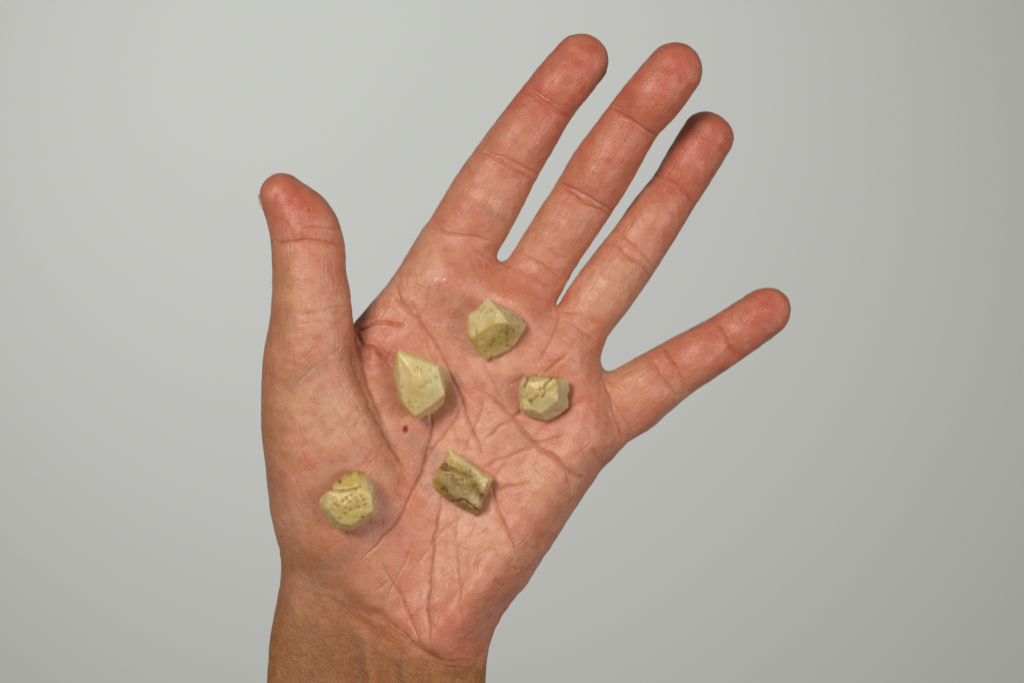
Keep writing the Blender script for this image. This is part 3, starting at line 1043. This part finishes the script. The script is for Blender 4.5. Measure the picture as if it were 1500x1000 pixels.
def pdist(px, py, pts):
    C = catmull(np.array(pts, float), 5)
    best = np.full(px.shape, 1e9)
    for a, b in zip(C[:-1], C[1:]):
        e = b - a
        t = np.clip(((px - a[0]) * e[0] + (py - a[1]) * e[1]) / (e @ e + 1e-9), 0, 1)
        best = np.minimum(best, np.hypot(px - a[0] - t * e[0], py - a[1] - t * e[1]))
    return best


chunk_m = chunk_material()
PALE_C, YEL_C, AMB_C, BRN_C, GRY_C = (np.array(lin(*c)) for c in ((212, 193, 142), (194, 162, 72), (150, 112, 46), (88, 62, 26), (188, 172, 140)))


def chunk(label, outline, top, paint, rough=1.0, sharp=9.0, under=0.86, grooves=(), pits=(), seed=0):
    """faceted lump: outline points and upper corners as (photo x, y, height over the palm)"""
    O = np.array(outline, float)
    cx, cy = O[:, 0].mean(), O[:, 1].mean()
    z0 = np.mean([palm_z(cx + (x - cx) * 0.7, cy + (y - cy) * 0.7) for x, y, _ in O])
    pts = []
    for x, y, h in list(outline) + list(top):
        X, Y = unproj(x, y, z0 + h)
        pts.append((X, Y, z0 + h))
    for x, y, h in outline:
        bx, by = cx + (x - cx) * under, cy + (y - cy) * under
        X, Y = unproj(bx, by, z0)
        pts.append((X, Y, palm_z(bx, by, 5) - 2.0))
    b = bmesh.new()
    for p in pts:
        b.verts.new(p)
    bmesh.ops.convex_hull(b, input=b.verts)
    planes = []
    for f in b.faces:
        n = np.array(f.normal)
        d = float(n @ np.array(f.verts[0].co))
        if not any(abs(n @ q[0] - 1) < 0.004 and abs(d - q[1]) < 0.8 for q in planes):
            planes.append((n, d))
    b.free()
    P = np.array(pts)
    h = 1.25
    l0, h0 = P.min(0) - 7, P.max(0) + 7
    g = [l0[i] + np.arange(int((h0[i] - l0[i]) / h) + 1) * h for i in range(3)]
    X, Y, Z = np.meshgrid(*g, indexing='ij')
    Fm = np.zeros(X.shape)
    D = np.stack([n[0] * X + n[1] * Y + n[2] * Z - d for n, d in planes])
    mx = D.max(0)
    Fm = mx + np.log(np.exp(np.clip((D - mx) * (sharp / 4.0), -40, 0)).sum(0)) * (4.0 / sharp) - 1.2
    Fm += rough * (2.4 * (vnoise(X / 15, Y / 15, Z / 15, seed) - 0.5) + 0.8 * (vnoise(X / 6, Y / 6, Z / 6, seed + 1) - 0.5) + 0.5 * (vnoise(X / 2.5, Y / 2.5, Z / 2.5, seed + 2) - 0.5))
    Fm += 2.2 * sstep(0.72, 0.92, vnoise(X / 7, Y / 7, Z / 7, seed + 3)) * rough
    f = DP / (DP - Z)
    qx, qy = 750 + X * f, 500 - Y * f
    up = sstep(z0 + 8, z0 + 26, Z)
    for gp, w, dep in grooves:
        Fm += up * dep * np.exp(-(pdist(qx, qy, gp) / w) ** 2)
    for x, y, w, dep in pits:
        Fm += up * dep * np.exp(-((qx - x) ** 2 + (qy - y) ** 2) / w ** 2)
    V, Q = surface_net(Fm.astype(np.float32), l0, h)
    V = relax(V, Q, 2, 0.25)
    f = DP / (DP - V[:, 2])
    qx, qy = 750 + V[:, 0] * f, 500 - V[:, 1] * f
    qx = qx + 3.2 * (vnoise(V[:, 0] / 4, V[:, 1] / 4, V[:, 2] / 4, seed + 8) - 0.5)
    qy = qy + 3.2 * (vnoise(V[:, 0] / 4, V[:, 1] / 4, V[:, 2] / 4, seed + 9) - 0.5)
    n1 = vnoise(V[:, 0] / 12, V[:, 1] / 12, V[:, 2] / 12, seed + 5)[:, None]
    col = PALE_C * (0.92 + 0.16 * n1)
    blend = lambda col, c, m: col * (1 - m[:, None]) + c * m[:, None]
    for kind, data, c, r, a in paint:
        if kind == 'line':
            m = a * np.exp(-(pdist(qx, qy, data) / r) ** 2)
        elif kind == 'dot':
            m = np.zeros(len(V))
            for x, y in data:
                m = np.maximum(m, a * np.exp(-(((qx - x) ** 2 + (qy - y) ** 2) / r ** 2) ** 1.3))
        else:
            m = a * gauss(qx, qy, *data)
        m = np.clip(m * (0.65 + 0.7 * vnoise(qx / 4, qy / 4, V[:, 2] / 4, seed + 7)), 0, 1)
        col = blend(col, c, m)
    base = np.array([V[:, 0].mean(), V[:, 1].mean(), z0])
    me = mesh_from('chunk', (V - base) * S, Q)
    set_attr(me, 'tint', 'FLOAT_COLOR', np.concatenate([col, np.ones((len(V), 1))], 1))
    me.materials.append(chunk_m)
    o = bpy.data.objects.new('chunk', me)
    o.location = base * S
    sc.collection.objects.link(o)
    o['label'] = label
    o['category'] = 'chunk'
    o['group'] = 'pale chunks lying on the palm'
    return o


chunk('pale blocky chunk with a dark-speckled amber face, below the middle finger',
      [(715, 438, 40), (688, 461, 34), (683, 487, 22), (690, 504, 16), (708.5, 525, 8), (740, 515, 6), (756, 503, 8), (771, 477, 16), (751, 457, 34)],
      [(725, 474, 62), (730, 454, 62), (743, 473, 58), (692, 494, 40), (761, 484, 26)],
      [('blob', (728, 498, 30, 18, -25), YEL_C, 0, .75), ('line', [(692, 496), (708, 486), (725, 475), (742, 474)], YEL_C, 3, .9),  # yellow lower face, grey right face; part of their shading is in the colour
       ('line', [(729, 458), (726, 472)], YEL_C, 2, .5), ('blob', (752, 468, 14, 12, 40), GRY_C, 0, .7), ('line', [(711, 520), (700, 508), (693, 500)], YEL_C, 4, .7),
       ('blob', (744, 486, 10, 8), AMB_C, 0, .5), ('line', [(743, 477), (742, 488)], AMB_C, 1.6, .7),
       ('dot', [(698, 499.5), (721, 500), (718, 505), (711, 514), (723, 496), (730, 494), (743, 498), (743, 505), (752, 485), (742, 489)], BRN_C, 2.0, .75),
       ('dot', [(697, 455), (703, 452), (706, 456), (710, 450), (720, 455)], AMB_C, 2.0, .5)], seed=1)
chunk('large smooth pale chunk with a glossy top, beside the thumb web',
      [(582, 512, 48), (577, 543, 34), (578, 562, 28), (587, 590, 30), (607, 615, 36), (634, 604, 14), (648, 591, 12), (658, 552, 14), (644.5, 534, 50), (612, 522, 50)],
      [(584, 518, 56), (640, 538, 58), (650, 577, 50), (608, 611, 46), (590, 588, 46), (612, 560, 64), (606, 545, 62)],
      [('line', [(582, 513), (577, 540), (579, 562), (588, 592), (606, 614)], YEL_C, 3.5, .75), ('blob', (656, 562, 6, 14), GRY_C * 0.6, 0, .7),
       ('blob', (610, 575, 14, 36, 10), YEL_C, 0, .4), ('dot', [(616, 541), (653, 570), (654, 560), (600, 588), (612, 537)], AMB_C, 2.2, .6),
       ('line', [(584, 513), (600, 519), (612, 523)], YEL_C, 2, .4)], rough=0.8, seed=12)
chunk('small chunk with dark slits across its yellow top, below the ring finger',
      [(780, 549, 30), (768, 554, 30), (761, 566, 26), (761.5, 600, 16), (769, 606, 12), (801, 616, 8), (816.5, 602, 10), (832, 596, 12), (832, 558, 22), (815.5, 553, 36)],
      [(813, 556, 50), (816, 586, 46), (792, 603, 40), (772, 560, 46), (768, 598, 34), (795, 575, 52)],
      [('blob', (788, 568, 26, 20), YEL_C, 0, .4), ('line', [(815, 556), (806, 570), (799, 568)], YEL_C, 3, .9), ('line', [(774, 552), (768, 566)], BRN_C, 2.2, .6),
       ('line', [(808, 554), (799, 563), (797, 567)], BRN_C, 2.0, .6), ('line', [(792, 568), (797, 569), (798, 574), (795, 580)], AMB_C, 2.0, .95),
       ('line', [(790, 574), (783, 583), (775, 588)], AMB_C, 2.2, .7), ('line', [(774, 552), (784, 549), (800, 551), (815, 553)], AMB_C, 1.8, .7),
       ('dot', [(781, 557), (765, 597), (780, 602), (764, 568), (767, 581)], BRN_C, 1.5, .6), ('blob', (825, 580, 10, 22), GRY_C, 0, .6)],
      grooves=[([(774, 551), (768, 566)], 1.8, 1.4), ([(808, 554), (799, 563), (797, 568)], 1.8, 1.6), ([(816, 604), (812, 604), (806, 610)], 4, 4)], seed=23)
chunk('amber-streaked slab chunk with a dark line along its edge, at the palm centre',
      [(659, 658, 36), (649, 680, 34), (634.5, 703, 26), (636, 716, 20), (657, 731.5, 14), (695.6, 754, 14), (703, 747, 22), (721, 701.5, 26), (692, 680, 30)],
      [(661, 664, 42), (714, 702, 42), (650, 690, 44), (698, 742, 38), (680, 706, 48), (645, 712, 36), (676, 733, 36)],
      [('line', [(648, 682), (670, 688), (684, 696), (694, 712), (704, 726)], AMB_C * 0.9, 8, 1.0), ('line', [(640, 708), (655, 722), (680, 740), (697, 750)], AMB_C, 9, 1.0), ('blob', (668, 705, 34, 20, 35), AMB_C * 0.9, 0, .75),
       ('line', [(657, 731), (668, 733), (678, 731), (688, 737), (702, 748)], BRN_C, 2.0, .75), ('line', [(650, 713), (655, 719)], BRN_C, 1.7, .95), ('line', [(646, 686), (652, 688), (657, 690)], BRN_C, 1.4, .8),
       ('line', [(658, 666), (666, 680), (672, 686)], YEL_C, 4, .6), ('line', [(655, 705), (672, 718), (690, 728)], GRY_C * 0.8, 4, .4), ('line', [(636, 708), (642, 716)], YEL_C, 4, .7),
       ('dot', [(658, 674), (688, 689), (664, 698), (669, 702), (672, 710), (700, 702), (714, 711), (690, 718)], BRN_C, 2.0, .45)],
      grooves=[([(657, 732), (668, 734), (678, 731), (688, 737), (702, 748)], 1.5, 3.0), ([(648, 684), (668, 690), (684, 700)], 3, 2.0)], rough=1.5, seed=34)
chunk('rounded yellow chunk with rows of small pores, on the thumb base',
      [(519, 688, 26), (503, 696, 26), (486, 713, 24), (468, 731, 26), (471, 746, 24), (484, 766, 18), (497.6, 776, 14), (515, 776, 14), (550.5, 754, 16), (554, 732.5, 18), (546, 707, 24), (533, 691, 24)],
      [(482, 719, 44), (526, 714, 50), (478, 742, 42), (500, 765, 38), (515, 768, 38), (545, 748, 42), (543, 725, 48), (520, 694, 38), (508, 738, 52)],
      [('blob', (512, 704, 34, 12, -28), YEL_C, 0, .85), ('blob', (510, 745, 40, 30), YEL_C, 0, .6), ('line', [(482, 717), (500, 718), (516, 716), (528, 711)], AMB_C, 2.2, .65), ('line', [(500, 698), (520, 689), (532, 692)], AMB_C, 4, .6),
       ('dot', [(502, 733), (490.5, 738), (507, 729), (515, 724.5), (520.5, 729), (530, 727), (494, 741), (504.5, 752.5), (514, 747), (526, 743), (535, 740), (497.5, 759), (531, 757), (512, 735), (524, 733), (486, 744)], AMB_C * 0.6, 2.2, .42),
       ('dot', [(485, 713.5), (498, 704.5)], BRN_C * 0.5, 2.6, 1.0), ('dot', [(511, 696), (526, 694), (513, 694)], BRN_C, 1.8, .6), ('dot', [(532.5, 731)], np.array(lin(150, 60, 20)), 2.0, .9),
       ('line', [(541, 700), (550, 716), (553, 740)], GRY_C, 5, .7)],
      pits=[(x + random.uniform(-.5, .5), y + random.uniform(-.5, .5), random.uniform(1.8, 2.4), random.uniform(1.8, 2.8)) for x, y in [(502, 733), (490.5, 738), (507, 729), (515, 724.5), (520.5, 729), (530, 727), (494, 741), (504.5, 752.5), (514, 747), (526, 743), (535, 740), (497.5, 759), (531, 757)]],
      grooves=[([(482, 717), (500, 719), (516, 717), (528, 712)], 2.2, 2.2)], rough=0.9, sharp=7.0, seed=45)
